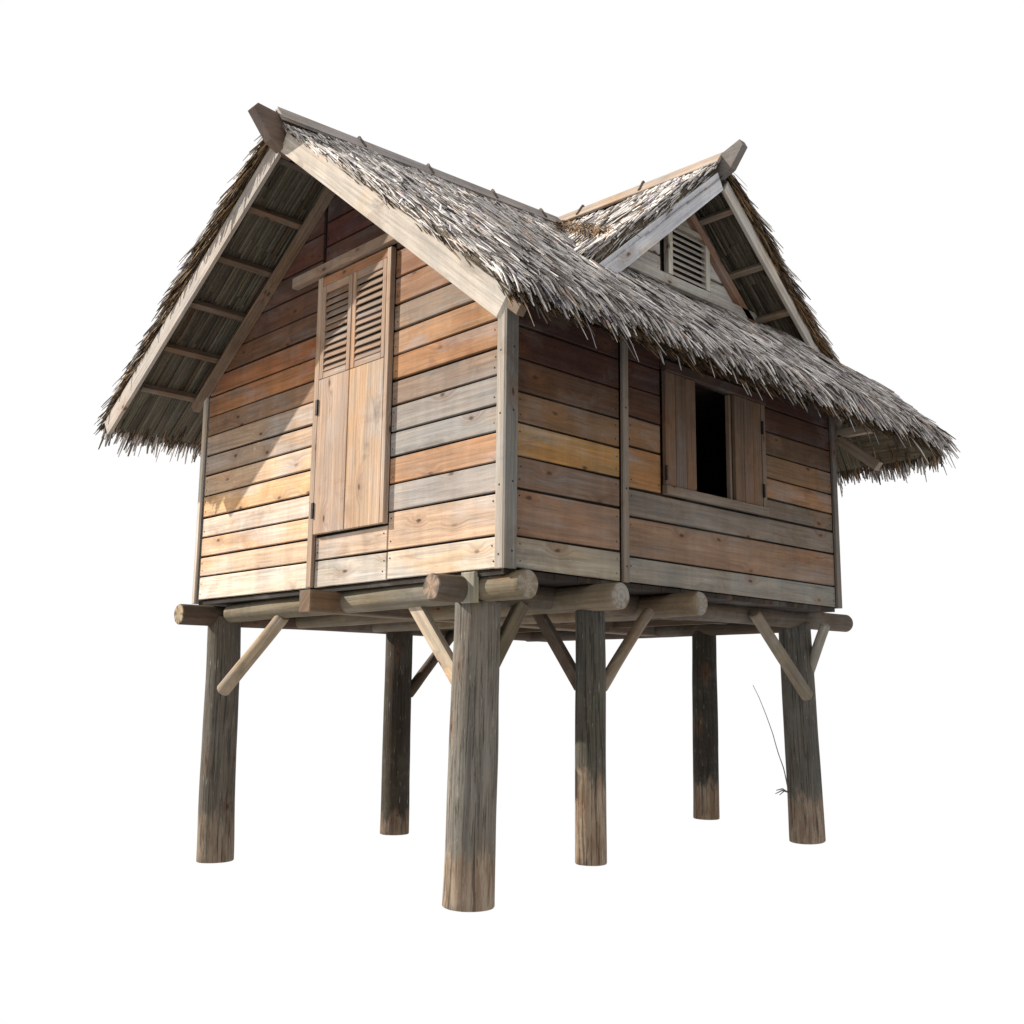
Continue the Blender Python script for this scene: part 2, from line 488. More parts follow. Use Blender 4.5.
cb.prism((-W - .001, L + .001, 0), -X, Z, Y, [(-.08, 1.82), (.02, 1.82), (.02, 3.5), (-.08, 3.5)], .020, lin(106, 98, 90), .003, 'v')
cb.build('corner_board', M_BOARD, house)
cb = MB()
cb.prism((.001, 0, 0), Y, Z, X, [(1.012, 1.82), (1.070, 1.82), (1.070, 3.5), (1.012, 3.5)], .020, lin(120, 109, 98), .003, 'v')
for z in (1.92, 2.42, 2.95):
    cb.prism((.0235, 1.04, z), Y, Z, X, [(-.005, -.005), (.005, -.005), (.005, .005), (-.005, .005)], .002, lin(40, 34, 30), .0005)
cb.build('batten', M_BOARD, house, 'upright cover strip between the two plank bays of the side wall')

# ---- door on the gable wall
DX = .045
door_w = MB()   # the outer frame is the door's own mesh
pale = lin(158, 130, 108)
door_w.prism((DX, .0, 0), X, Z, -Y, [(-2.018, 1.83), (-1.958, 1.83), (-1.958, 4.08), (-2.018, 4.08)], .028, lin(162, 138, 118), .004, 'v')
door_w.prism((DX, .0, 0), X, Z, -Y, [(-1.180, 2.19), (-1.138, 2.19), (-1.138, 4.06), (-1.180, 4.06)], .040, lin(162, 138, 118), .004, 'v')
door_w.prism((DX, .0, 0), X, Z, -Y, [(-1.948, 4.0), (-1.182, 4.0), (-1.182, 4.07), (-1.948, 4.07)], .030, lin(150, 108, 80), .004)
door = door_w.build('door', M_BOARD, house, 'tall double shutter door with louvred tops')
lt = MB()
lt.prism((DX - .03, -.003, 0), X, Z, -Y, [(-2.30, 4.085), (-1.06, 4.090), (-1.06, 4.165), (-2.30, 4.165)], .052, lin(140, 116, 96), .004)
lt.build('lintel', M_BOARD, door, 'overhanging board above the door')
for (x0, x1) in ((-1.945, -1.580), (-1.573, -1.185)):
    xm = (x0 + x1) / 2
    lf = MB()
    ft, d = .026, .010
    O = (DX, -d, 0)
    lf.prism(O, X, Z, -Y, [(x0, 2.19), (x1, 2.19), (x1, 3.300), (x0, 3.300)], ft, jit(lin(172, 144, 120), .05), .004, 'v')
    stile = .046
    lf.prism(O, X, Z, -Y, [(x0, 3.303), (x0 + stile, 3.303), (x0 + stile, 3.998), (x0, 3.998)], ft, pale, .004, 'v')
    lf.prism(O, X, Z, -Y, [(x1 - stile, 3.303), (x1, 3.303), (x1, 3.998), (x1 - stile, 3.998)], ft, pale, .004, 'v')
    lf.prism(O, X, Z, -Y, [(x0 + stile, 3.303), (x1 - stile, 3.303), (x1 - stile, 3.350), (x0 + stile, 3.350)], ft - .002, pale, .003)
    lf.prism(O, X, Z, -Y, [(x0 + stile, 3.940), (x1 - stile, 3.940), (x1 - stile, 3.998), (x0 + stile, 3.998)], ft - .002, pale, .003)
    lf.build('door_leaf', M_BOARD, door)
    lv = MB()
    lv.prism((DX, .016, 0), X, Z, -Y, [(x0 + stile, 3.35), (x1 - stile, 3.35), (x1 - stile, 3.94), (x0 + stile, 3.94)], .004, lin(22, 17, 14), .001)
    ns = 12
    for k in range(ns):
        zc = 3.35 + (k + .5) * .59 / ns
        tilt = math.radians(25 + random.uniform(-2, 2))
        Vd = Vector((0, math.sin(tilt), math.cos(tilt))); Nd = Vector((0, -math.cos(tilt), math.sin(tilt)))
        zz = random.uniform(-.004, .004)
        lv.prism(Vector((DX, -.033, zc - .025 + zz)), X, Vd, Nd, [(x0 + stile, 0), (x1 - stile, random.uniform(-.004, .004)), (x1 - stile, .051), (x0 + stile, .051)], .007, jit(lin(136, 112, 93), .07), .001)
    lv.build('louvre', M_BOARD, door)
for z in (2.36, 3.10):
    hg = MB()
    hg.prism((DX - 1.948, -.026, z - .055), X, Z, -Y, [(-.014, 0), (.012, 0), (.012, .11), (-.014, .11)], .022, lin(50, 42, 36), .002)
    hg.build('hinge', M_IRON, door)

# ---- window in the side wall
wn = MB()
wn.prism((.0, 0, 0), Y, Z, X, [(1.44, 2.440), (2.665, 2.440), (2.665, 2.500), (1.44, 2.500)], .042, lin(112, 99, 86), .004)      # sill rail
wn.prism((.0, 0, 0), Y, Z, X, [(1.44, 3.290), (2.665, 3.290), (2.665, 3.360), (1.44, 3.360)], .042, lin(70, 50, 40), .004)        # head rail
wn.prism((-.035, 0, 0), Y, Z, X, [(2.236, 2.502), (2.260, 2.502), (2.260, 3.288), (2.236, 3.288)], .033, lin(120, 104, 92), .003, 'v')  # jamb
wn.prism((-.10, 0, 0), Y, Z, X, [(1.791, 2.502), (1.805, 2.502), (1.805, 3.288), (1.791, 3.288)], .098, lin(120, 98, 84), .003, 'v')
wn.prism((-.001, 0, 0), Y, Z, X, [(2.612, 2.502), (2.660, 2.502), (2.660, 3.288), (2.612, 3.288)], .032, lin(104, 88, 74), .003, 'v')
window = wn.build('window', M_BOARD, house, 'open window with two fixed side panels')
for (y0, y1) in ((1.445, 1.790), (2.262, 2.606)):
    sh = MB()
    n = 3
    for k in range(n):
        a, b = y0 + (y1 - y0) * k / n, y0 + (y1 - y0) * (k + 1) / n - .003
        sh.prism((.001, 0, 0), Y, Z, X, [(a, 2.503), (b, 2.503), (b, 3.287), (a, 3.287)], .028 + (.002 if k % 2 else 0), jit(lin(98, 77, 61), .07), .003, 'v')
    sh.build('shutter', M_BOARD, window)
for (y, z) in ((2.609, 2.62), (2.609, 3.10), (1.438, 2.58)):
    hg = MB(); hg.prism((.030, y - .008, z - .05), Y, Z, X, [(0, 0), (.014, 0), (.014, .10), (0, .10)], .016, lin(40, 34, 30), .001)
    hg.build('hinge', M_IRON, window)

# ------------------------------------------------------------------ roof timbers
Y0, Y1 = -.52, 4.40
SB, ZB = 1.5, 3.10                # steep hipped rear end: pitch and eave height
hip = lambda y: ZB + SB * (Y1 - y)
BT = .19                      # vertical depth of the barge boards


def barge(name, A, B, depth, t, Nn, col, label=None):
    """board from apex A to eave B (underside edge), depth measured square to its length, thickness along Nn"""
    A, B, Nn = Vector(A), Vector(B), Vector(Nn)
    U = (B - A); Lg = U.length; U.normalize()
    V = Nn.cross(U).normalized()
    if V.z < 0:
        V = -V
    b = MB()
    top = depth
    poly = [(0, 0), (Lg, 0), (Lg, top), (-.02, top)]
    if U.cross(V).dot(Nn) < 0:
        poly = poly[::-1]
    b.prism(A, U, V, Nn, poly, t, col, .004, 'u')
    return b.build(name, M_BOARD, house, label)


cream = lin(176, 165, 152)
barge('barge_board', (XR + .01, -.50, 4.800), (.470, -.50, 3.035), .160, .030, -Y, cream, 'broad pale barge board on the right of the front gable')
barge('barge_board', (XR - .01, -.50, 4.800), (-4.10, -.575, 3.180), .135, .030, -Y, lin(168, 155, 143), 'narrow barge board on the left of the front gable')
# purlins under the thatch (they run the length of the roof)
pc = lin(104, 86, 71)
for x in (-1.92, -2.28, -2.67, -3.05, -3.43, -3.80):
    b = MB(); z = under(x)
    nrm = Vector((-SLL, 0, 1)).normalized()
    b.bar(Vector((x, -.498, z)) - nrm * .045, Vector((x, min(Y1 - .12, Y1 - (z - ZB) / SB - .10), z)) - nrm * .045, .045, .062, nrm, jit(pc, .1))
    b.build('purlin', M_BOARD, house)
for x in (-1.40, -.95, -.45, .05):
    b = MB(); z = under(x)
    nrm = Vector((SLR, 0, 1)).normalized()
    b.bar(Vector((x, -.498, z)) - nrm * .045, Vector((x, min(Y1 - .12, Y1 - (z - ZB) / SB - .10), z)) - nrm * .045, .045, .062, nrm, jit(pc, .1))
    b.build('purlin', M_BOARD, house)
# rafters against the gable wall and the rear wall
for (y, nn) in ((-.003, -Y), (L + .003, Y)):
    for sgn, sl, xe in ((-1, SLL, -3.72 if nn == -Y else -3.9), (1, SLR, .13 if nn == -Y else .05)):
        A = Vector((XR, y, ZR - .225)); B = Vector((xe, y, under(xe) - .225))
        U = (B - A).normalized(); V = Vector(nn).cross(U)
        V = V if V.z > 0 else -V
        poly = [(0, 0), ((B - A).length, 0), ((B - A).length, .07), (0, .07)]
        if U.cross(V).dot(nn) < 0:
            poly = poly[::-1]
        b = MB(); b.prism(A, U, V, nn, poly, .055, lin(118, 98, 80), .004)
        b.build('rafter', M_BOARD, house)
b = MB(); b.bar((-.5, L + .10, 3.27), (.30, L + .10, 3.27), .06, .07, Z, lin(140, 120, 100))
b.build('tie_beam', M_BOARD, house)
b = MB(); b.bar((.0, L + .10, 3.235), (.345, L + .10, 2.945), .06, .075, Z, lin(128, 112, 96))
b.build('eave_brace', M_BOARD, house)

# front horn at the ridge end
def horn(name, pts, c0, thick, axis, col, label):
    b = MB()
    if axis == 'x':
        b.prism((c0 - thick / 2, 0, 0), Y, Z, X, pts, thick, col, .008)
    else:
        b.prism((0, c0 - thick / 2, 0), -X, Z, -Y if False else Y, [(-x, z) for x, z in pts][::-1], thick, col, .008)
    return b.build(name, M_BOARD, house, label)


horn('ridge_horn', [(-.50, 4.79), (-.42, 4.79), (-.42, 5.04), (-.53, 5.055), (-.735, 5.07), (-.765, 5.03), (-.62, 4.85)], XR, .09, 'x', lin(96, 82, 74),
     'dark tapered horn jutting from the front gable apex')
horn('ridge_horn', [(-.10, 4.98), (-.01, 4.98), (.09, 5.02), (.20, 5.165), (.175, 5.215), (-.05, 5.14), (-.10, 5.12)], 2.235, .075, 'y', lin(110, 104, 100),
     'dark tapered horn jutting from the side gable apex')

# ------------------------------------------------------------------ side gable (dormer), faces +X
DY, DZ, DS = 2.235, 5.02, .83
DX0 = -.40
dw = MB()
gy = 1.15
dtop = DZ - .16
dw.prism((DX0 - .04, 0, 0), Y, Z, X, [(DY - gy, dtop - gy * DS), (DY + gy, dtop - gy * DS), (DY, dtop)], .02, lin(50, 44, 38), .001)
rows = [4.05, 4.24, 4.40, 4.56, 4.72, 4.9]
dcols = [lin(176, 170, 160), lin(180, 174, 164), lin(186, 180, 172), lin(176, 166, 150), lin(150, 130, 104)]
cutD = [(DS, 1, dtop + DS * DY), (-DS, 1, dtop - DS * DY)]
plank_rows(dw, (DX0 - .015, 0, 0), Y, X, DY - gy, 1.955, rows, dcols, top=cutD)
plank_rows(dw, (DX0 - .015, 0, 0), Y, X, 2.565, DY + gy, rows, dcols, top=cutD)
plank_rows(dw, (DX0 - .015, 0, 0), Y, X, 1.96, 2.56, [4.715, 4.9], dcols[3:], top=cutD)
dormer = dw.build('side_gable', M_PLANK, house, 'small louvred gable above the side wall')
b = MB(); b.prism((DX0 + .008, 0, 0), Y, Z, X, [(1.25, 4.165), (3.60, 4.165), (3.60, 4.245), (1.25, 4.245)], .05, lin(172, 166, 156), .004)
b.build('sill_board', M_BOARD, dormer)
lv = MB()
py0, py1, pz0, pz1 = 2.00, 2.535, 4.255, 4.700
for a in (py0, py1 - .055):
    lv.prism((DX0 + .008, 0, 0), Y, Z, X, [(a, pz0), (a + .055, pz0), (a + .055, pz1), (a, pz1)], .045, lin(190, 184, 172), .003, 'v')
lv.prism((DX0 + .008, 0, 0), Y, Z, X, [(py0 + .055, pz1 - .04), (py1 - .055, pz1 - .04), (py1 - .055, pz1), (py0 + .055, pz1)], .043, lin(170, 160, 146), .003)
lv.prism((DX0 + .004, 0, 0), Y, Z, X, [(py0 + .05, pz0), (py1 - .05, pz0), (py1 - .05, pz1), (py0 + .05, pz1)], .004, lin(20, 17, 15), .001)
for k in range(8):
    zc = pz0 + .03 + k * .050
    Vd = Vector((-math.sin(.66), 0, math.cos(.66))); Nd = Vector((math.cos(.66), 0, math.sin(.66)))
    lv.prism(Vector((DX0 + .044, 0, zc - .02)), Y, Vd, Nd, [(py0 + .056, 0), (py1 - .056, random.uniform(-.004, .004)), (py1 - .056, .045), (py0 + .056, .045)], .007, jit(lin(176, 166, 154), .05), .001)
lv.build('louvre', M_BOARD, dormer)
# dormer rafters on its wall, purlins, barge boards
for s in (-1, 1):
    A = Vector((DX0 + .008, DY, DZ - .19)); B = Vector((DX0 + .008, DY + s * 1.05, DZ - .19 - 1.05 * DS))
    U = (B - A).normalized(); V = X.cross(U); V = V if V.z > 0 else -V
    poly = [(0, 0), ((B - A).length, 0), ((B - A).length, .075), (0, .075)]
    if U.cross(V).dot(X) < 0:
        poly = poly[::-1]
    b = MB(); b.prism(A, U, V, X, poly, .05, lin(146, 108, 82), .004)
    b.build('rafter', M_BOARD, dormer)
    for d in (.22, .62, .97):
        zz = DZ - d * DS
        nrm = Vector((0, s * DS, 1)).normalized()
        b = MB(); b.bar(Vector((-1.2 + d * .75, DY + s * d, zz)) - nrm * .04, Vector((-.035, DY + s * d, zz)) - nrm * .04, .045, .055, nrm, jit(lin(140, 126, 108), .08))
        b.build('purlin', M_BOARD, dormer)
barge('barge_board', (-.03, DY - .01, 4.885), (-.03, DY - 1.36, 4.885 - 1.36 * .83), .125, .030, X, lin(184, 184, 188), 'blue grey barge board on the left of the side gable')
barge('barge_board', (-.03, DY + .01, 4.885), (-.03, DY + 1.36, 4.885 - 1.36 * .80), .105, .030, X, lin(178, 170, 160), 'narrow grey barge board on the right of the side gable')

# ------------------------------------------------------------------ thatch
def straws(name, base, direc, length, width, droop, cols, parent, label=None):
    """every straw: a four-ring three-sided tapering stem that bends under its weight"""
    n = len(base)
    T = np.array([0., .35, .7, 1.])
    wt = np.array([.8, 1., .92, .5])
    d = direc / np.linalg.norm(direc, axis=1, keepdims=True)
    ref = np.tile(np.array([[0., 0., 1.]]), (n, 1))
    s1 = np.cross(d, ref); s1 /= np.maximum(np.linalg.norm(s1, axis=1, keepdims=True), 1e-6)
    s2 = np.cross(s1, d)
    cen = base[:, None, :] + d[:, None, :] * (length[:, None] * T)[:, :, None]
    cen[:, :, 2] -= droop[:, None] * (T ** 2)[None, :]
    curl = rng.normal(0, .035, (n, 1)) * length[:, None] * (T ** 2)[None, :]
    cen += s1[:, None, :] * curl[:, :, None]
    ang = rng.uniform(0, 2 * math.pi, n)
    V = np.empty((n, 4, 3, 3), np.float32)
    for k in range(3):
        a = ang + k * 2 * math.pi / 3
        off = s1 * np.cos(a)[:, None] + s2 * (np.sin(a) * .7)[:, None]
        V[:, :, k, :] = cen + off[:, None, :] * (width[:, None] * .5 * wt[None, :])[:, :, None]
    V = V.reshape(-1, 3)
    q = []
    for r in range(3):
        for k in range(3):
            j = (k + 1) % 3
            q.append([r * 3 + k, r * 3 + j, (r + 1) * 3 + j, (r + 1) * 3 + k])
    q = np.array(q, np.int32)
    F = (q[None] + (np.arange(n, dtype=np.int32) * 12)[:, None, None]).reshape(-1)
    me = bpy.data.meshes.new(name)
    nf = n * 9
    me.vertices.add(len(V)); me.vertices.foreach_set('co', V.ravel())
    me.loops.add(nf * 4); me.loops.foreach_set('vertex_index', F)
    me.polygons.add(nf)
    me.polygons.foreach_set('loop_start', np.arange(nf, dtype=np.int32) * 4)
    me.polygons.foreach_set('loop_total', np.full(nf, 4, np.int32))
    me.polygons.foreach_set('use_smooth', np.ones(nf, bool))
    me.update(calc_edges=True)
    C4 = np.ones((n, 12, 4), np.float32); C4[:, :, :3] = cols[:, None, :]
    ca = me.color_attributes.new('tint', 'FLOAT_COLOR', 'POINT')
    ca.data.foreach_set('color', C4.ravel())
    me.materials.append(M_STRAW)
    return link(name, me, parent, label, 'stuff')


PAL = np.array([lin(*c)[:3] for c in ((208, 203, 198), (190, 184, 179), (172, 166, 161), (148, 141, 136), (112, 104, 98), (66, 59, 54), (184, 158, 140), (160, 154, 164))])
PW = np.array([.20, .21, .18, .14, .11, .08, .03, .05])
PALB = np.array([lin(*c)[:3] for c in ((132, 106, 74), (102, 80, 55), (80, 62, 43), (58, 45, 33), (38, 30, 23))])


def cols_of(n, pal=PAL, w=PW):
    i = rng.choice(len(pal), n, p=w / w.sum())
    return np.clip(pal[i] * rng.uniform(.85, 1.15, (n, 1)), 0, 1)


def flow(a, b, sd):
    """smooth random field, for clumps of straw that lean together"""
    return (np.sin(a * 3.1 + sd) * np.cos(b * 2.3 + sd * 1.7) + .6 * np.sin(a * 7.3 + b * 5.1 + sd * 2.1) + .4 * np.sin(a * 15.7 - b * 9.4 + sd))


class Slope:
    """one roof face: R = ridge start (3d), D = unit downslope, A = unit along the ridge, size len x wid, underside plane; thickness t(s)"""

    def __init__(self, R, D, A, ln, wid, thick, seed, slope_rise=0.0, cap=None, thin=0.0):
        self.cap, self.thin = cap, thin
        self.R, self.D, self.A = np.array(R, float), np.array(D, float) / np.linalg.norm(D), np.array(A, float)
        n = np.cross(self.A, self.D); n /= np.linalg.norm(n)
        self.Nn = n if n[2] > 0 else -n
        self.ln, self.wid, self.thick, self.seed, self.rise = ln, wid, thick, seed, slope_rise

    def t(self, s, a):
        k = np.interp(s, [0, .12, .3, .8, 1.0], self.thick)
        if self.thin:                                    # thinner towards the front rake
            k = k * np.interp(a, [0, .45], [self.thin, 1.0])
        return k * (1 + .10 * flow(a, s * 2, self.seed))

    def P(self, s, a, h):
        """s 0..1 down the slope, a metres along, h metres above the underside"""
        s, a, h = np.broadcast_arrays(np.asarray(s, float), np.asarray(a, float), np.asarray(h, float))
        p = self.R + self.D * (s * self.ln)[..., None] + self.A * a[..., None] + self.Nn * h[..., None]
        p = p.copy()
        p[..., 2] += self.rise * a * (1 - s)
        return p


def slab(sl, name, col_top, col_under, label=None, parent=house, lo=None):
    b = MB()
    ns, na = 22, max(8, int(sl.wid / .16))
    S = np.linspace(0, 1, ns); Aa = np.linspace(0, sl.wid, na)
    top = np.empty((ns, na, 3)); bot = np.empty((ns, na, 3))
    for i, s in enumerate(S):
        lo_ = 0
        top[i] = sl.P(s, Aa, np.maximum(sl.t(s, Aa) - .030, .012)); bot[i] = sl.P(s, Aa, 0 * Aa + .002)
        if sl.cap is not None:
            cz = sl.cap(bot[i]); bot[i][:, 2] = np.minimum(bot[i][:, 2], cz)
            cz = sl.cap(top[i]); top[i][:, 2] = np.minimum(top[i][:, 2], cz + .10)
    uv = lambda i, j: (S[i] * sl.ln, Aa[j])
    for i in range(ns - 1):
        for j in range(na - 1):
            q = [(i, j), (i + 1, j), (i + 1, j + 1), (i, j + 1)]
            b.poly([top[x] for x in q], [uv(*x) for x in q], col_top, smooth=False)
            b.poly([bot[x] for x in q[::-1]], [uv(*x) for x in q[::-1]], col_under)
    for i in range(ns - 1):
        for j in (0, na - 1):
            q = [top[i, j], top[i + 1, j], bot[i + 1, j], bot[i, j]]
            b.poly(q, [(0, S[i]), (0, S[i + 1]), (.15, S[i + 1]), (.15, S[i])], col_under)
    for j in range(na - 1):
        for i in (0, ns - 1):
            q = [top[i, j], top[i, j + 1], bot[i, j + 1], bot[i, j]]
            b.poly(q, [(0, Aa[j]), (0, Aa[j + 1]), (.15, Aa[j + 1]), (.15, Aa[j])], col_under)
    return b.build(name, M_PACK, parent, label)


def cover(sl, parent, n, keep=None, wmul=1.0, cols=None, rake=(True, True), eave=900, eave_len=(.10, .26), rake_n=700, ragged=1.0, grey_rake=False):
    """straw on the face, the combed butt at the eave with hanging ends, and the ragged rakes"""
    A, D, Nn = sl.A, sl.D, sl.Nn
    B, DD, LL, WW, DR, CC = [], [], [], [], [], []

    def add(s, a, h, sway, lift, ln, w, dr, c):
        base = sl.P(s, a, h)
        d = D[None] + A[None] * sway[:, None] + Nn[None] * lift[:, None]
        B.append(base); DD.append(d); LL.append(ln); WW.append(w); DR.append(dr); CC.append(c)

    # face, in overlapping courses
    s = rng.uniform(0.0, .96, n); a = rng.uniform(-.02, sl.wid + .02, n)
    cs = 13; s = (np.floor(s * cs) + rng.beta(1.1, 1.1, n)) / cs
    s = np.clip(s - .03, 0, .965)
    sway = .06 * flow(a * .6, s * 2.2, sl.seed + 3) + rng.normal(0, .10, n)
    odd = rng.random(n) < .05
    sway = np.where(odd, rng.normal(0, .55, n), sway)
    ln = rng.uniform(.10, .23, n) * np.interp(s, [0, .25], [.6, 1])
    over = s * sl.ln + ln - sl.ln - .02
    ln = np.where(over > 0, np.maximum(.08, ln - over), ln)
    add(s, a, sl.t(s, a) + rng.uniform(-.034, .008, n), sway, rng.normal(.008, .018, n), ln, rng.uniform(.008, .019, n) * wmul, rng.uniform(.0, .02, n), cols_of(n) if cols is None else cols(n))
    # eave: hanging fringe from the top layers, clumped
    m = eave
    a = rng.uniform(-.02, sl.wid + .02, m)
    cl = flow(a * 1.9, a * 0, sl.seed + 9)
    ln = rng.uniform(*eave_len, m) * (1 + .35 * cl) * ragged + .10
    s = rng.uniform(.93, .985, m)
    hh = sl.t(s, a) * rng.uniform(.55, 1.02, m)
    add(s, a, hh, .16 * flow(a, a * .3, sl.seed + 4) + rng.normal(0, .12, m), rng.normal(-.02, .05, m), np.maximum(ln, .06), rng.uniform(.010, .020, m) * wmul * 1.1, rng.uniform(.02, .09, m), cols_of(m) if cols is None else cols(m))
    # a few long stray stems
    k = max(6, m // 22)
    a = rng.uniform(0, sl.wid, k); s = rng.uniform(.94, .99, k)
    add(s, a, sl.t(s, a) * rng.uniform(.2, 1, k), rng.normal(.05, .18, k), rng.normal(-.1, .1, k), rng.uniform(.16, .28, k), rng.uniform(.009, .016, k), rng.uniform(.06, .14, k), cols_of(k) * .8)
    # eave butt: dense brown cut ends below
    m2 = int(m * 1.7)
    a = rng.uniform(-.01, sl.wid + .01, m2); s = rng.uniform(.93, .985, m2)
    add(s, a, sl.t(s, a) * rng.uniform(-.02, .72, m2), rng.normal(0, .10, m2), rng.normal(-.10, .08, m2), rng.uniform(.07, .20, m2), rng.uniform(.008, .016, m2), rng.uniform(.0, .03, m2),
        cols_of(m2, PALB, np.array([.14, .24, .27, .2, .15])))
    # rakes
    for end, on in ((0, rake[0]), (1, rake[1])):
        if not on:
            continue
        r = rake_n
        a = np.full(r, 0.0 if end == 0 else sl.wid) + rng.uniform(*((-.008, .06) if grey_rake else (-.05, .02)), r) * (1 if end == 0 else -1)
        s = rng.uniform(0, .97, r)
        out = -1 if end == 0 else 1
        h = sl.t(s, a) * rng.uniform(.05, 1.02, r)
        add(s, a, h, out * np.abs(rng.normal(.03 if grey_rake else .14, .05 if grey_rake else .12, r)), rng.normal(.03, .06, r), rng.uniform(.09, .24, r), rng.uniform(.008, .017, r), rng.uniform(0, .03, r),
            np.where((h > sl.t(s, a) * (.25 if grey_rake else .7))[:, None], cols_of(r), cols_of(r, PALB, np.array([.14, .24, .27, .2, .15]))))
    B, DD, LL, WW, DR, CC = (np.concatenate(x) for x in (B, DD, LL, WW, DR, CC))
    if sl.cap is not None:
        k0 = keep
        keep = (lambda q: (q[:, 2] < sl.cap(q) + .235)) if k0 is None else (lambda q: (q[:, 2] < sl.cap(q) + .235) & k0(q))
    if keep is not None:
        m = keep(B)
        B, DD, LL, WW, DR, CC = (x[m] for x in (B, DD, LL, WW, DR, CC))
    return straws('thatch', B, DD, LL, WW, DR, CC, parent)


def soffit(sl, parent, keep=None, cols=((92, 85, 72), (82, 75, 63), (100, 91, 75), (68, 60, 50), (88, 68, 50))):
    """the leaf strips seen from below"""
    b = MB()
    a = .0
    pal = [lin(*c) for c in cols]; pw = [.34, .32, .14, .16, .04]
    while a < sl.wid:
        w = random.uniform(.022, .050)
        rows = 6
        for r in range(rows):
            s0, s1 = r / rows - random.uniform(0, .03), (r + 1) / rows + random.uniform(0, .02)
            s0, s1 = max(0, s0), min(1.0, s1)
            pm = sl.P(s0, a, 0.)
            if keep is not None and not keep(pm):
                continue
            if sl.cap is not None and pm[2] > float(sl.cap(pm[None])[0]) - .16:
                continue
            h = -.004 - random.uniform(0, .010); h2 = h - random.uniform(-.004, .008)
            am = a + random.uniform(-.004, .004); sk = random.uniform(-.012, .012)
            c = jit(random.choices(pal, pw)[0], .10)
            g = lambda s, x, hh: Vector(sl.P(s, x, hh))
            p = [g(s0, am, h), g(s1, am + sk, h2), g(s1, am + sk + w * .5, h2 - .006), g(s0, am + w * .5, h - .006)]
            p2 = [g(s0, am + w * .5, h - .006), g(s1, am + sk + w * .5, h2 - .006), g(s1, am + sk + w, h2), g(s0, am + w, h)]
            u0 = random.uniform(0, 30)
            for q in (p, p2):
                b.poly(q[::-1], [(u0 + s0 * 2, 0), (u0 + s1 * 2, 0), (u0 + s1 * 2, w / 2), (u0 + s0 * 2, w / 2)][::-1], c)
        a += w * .92
    return b.build('soffit', M_PACK, parent, None, 'stuff')


pk = lin(92, 80, 68); pu = lin(84, 74, 60)
XE, XW = .54, -4.24
RLEN = math.hypot(XE - XR, SLR * (XE - XR))
LLEN = math.hypot(XR - XW, SLL * (XR - XW))
RISE = .045
hipcap = lambda q: hip(q[..., 1])
maincap = lambda q: np.where(q[..., 0] > XR, ZR - SLR * (q[..., 0] - XR), ZR - SLL * (XR - q[..., 0])) - .02
right = Slope((XR, Y0, ZR), (1, 0, -SLR), (0, 1, 0), RLEN, Y1 - Y0, [.065, .080, .14, .20, .17], 2.0, RISE, hipcap, .55)
left = Slope((XR, Y0, ZR), (-1, 0, -SLL), (0, 1, 0), LLEN, Y1 - Y0, [.040, .09, .15, .16, .13], 5.0, RISE, hipcap)
BL = (5.2 - ZB) / SB
rear = Slope((XW - .02, Y1 - BL, 5.2), (0, 1, -SB), (1, 0, 0), math.hypot(BL, BL * SB), XE - XW + .04, [.05, .12, .16, .17, .14], 17.0, 0, maincap)
dleft = Slope((-2.0, DY, DZ), (0, -1, -DS), (1, 0, 0), math.hypot(1.42, 1.42 * DS), 1.975, [.095, .10, .12, .13, .12], 8.0, 0)
dright = Slope((-2.0, DY, DZ), (0, 1, -DS), (1, 0, 0), math.hypot(1.42, 1.42 * DS), 1.975, [.095, .10, .12, .13, .12], 13.0, 0)


def main_top_z(x):
    x = np.asarray(x)
    sr = np.clip((x - XR) / (XE - XR), 0, 1)
    tr = np.interp(sr, [0, .12, .3, .8, 1.0], right.thick) * math.hypot(1, SLR)
    return ZR - np.where(x > XR, SLR * (x - XR), SLL * (XR - x)) + tr


above = lambda B: B[:, 2] > main_top_z(B[:, 0]) - .05
above1 = lambda p: p[2] > main_top_z(p[0]) - .35 and p[0] > -1.5

o = slab(right, 'roof_slope', pk, pu, 'long right hand thatch slope above the side wall')
cover(right, o, 38000, eave=2300, eave_len=(.0, .13), rake=(True, False), rake_n=1300, grey_rake=True, wmul=1.15)
soffit(right, o)
o = slab(left, 'roof_slope', pk, pu, 'left hand thatch slope seen from below')
cover(left, o, 6000, eave=1500, eave_len=(.03, .22), rake=(True, False), rake_n=1700, wmul=1.5)
soffit(left, o)
o = slab(rear, 'roof_slope', pk, pu, 'steep thatch slope at the rear end')
cover(rear, o, 4000, eave=1300, eave_len=(.02, .10), rake=(False, False), wmul=1.4)
soffit(rear, o)
# the hips: straw combed down over the corner where the long slopes meet the rear slope
for sx, xe, sl, par in ((1, XE, SLR, o), (-1, XW, SLL, o)):
    nh = 900
    q = rng.uniform(.12, 1.0, nh)
    hx = XR + (xe - XR) * q
    hz = ZR - sl * np.abs(hx - XR)
    hy = Y1 - (hz - ZB) / SB
    sd = rng.random(nh) < .5
    lat = np.abs(rng.normal(0, .09, nh))
    bx, by, bz = hx.copy(), hy.copy(), hz + .20 + rng.uniform(-.10, .04, nh)
    by = by - np.where(sd, lat, 0); bx = bx - np.where(sd, 0, sx * lat)
    bz = bz - lat * .12
    dv = np.stack([np.where(sd, sx * .8, sx * .25) + rng.normal(0, .12, nh), np.where(sd, .22, .62) + rng.normal(0, .12, nh), np.where(sd, -.66, -.86) + rng.normal(0, .05, nh)], 1)
    lh = rng.uniform(.10, .24, nh)
    straws('hip_thatch', np.stack([bx, by, bz], 1), dv, lh, rng.uniform(.012, .026, nh), rng.uniform(0, .02, nh), cols_of(nh), house)
o = slab(dleft, 'roof_slope', pk, pu, 'small thatch slope on the left of the side gable')
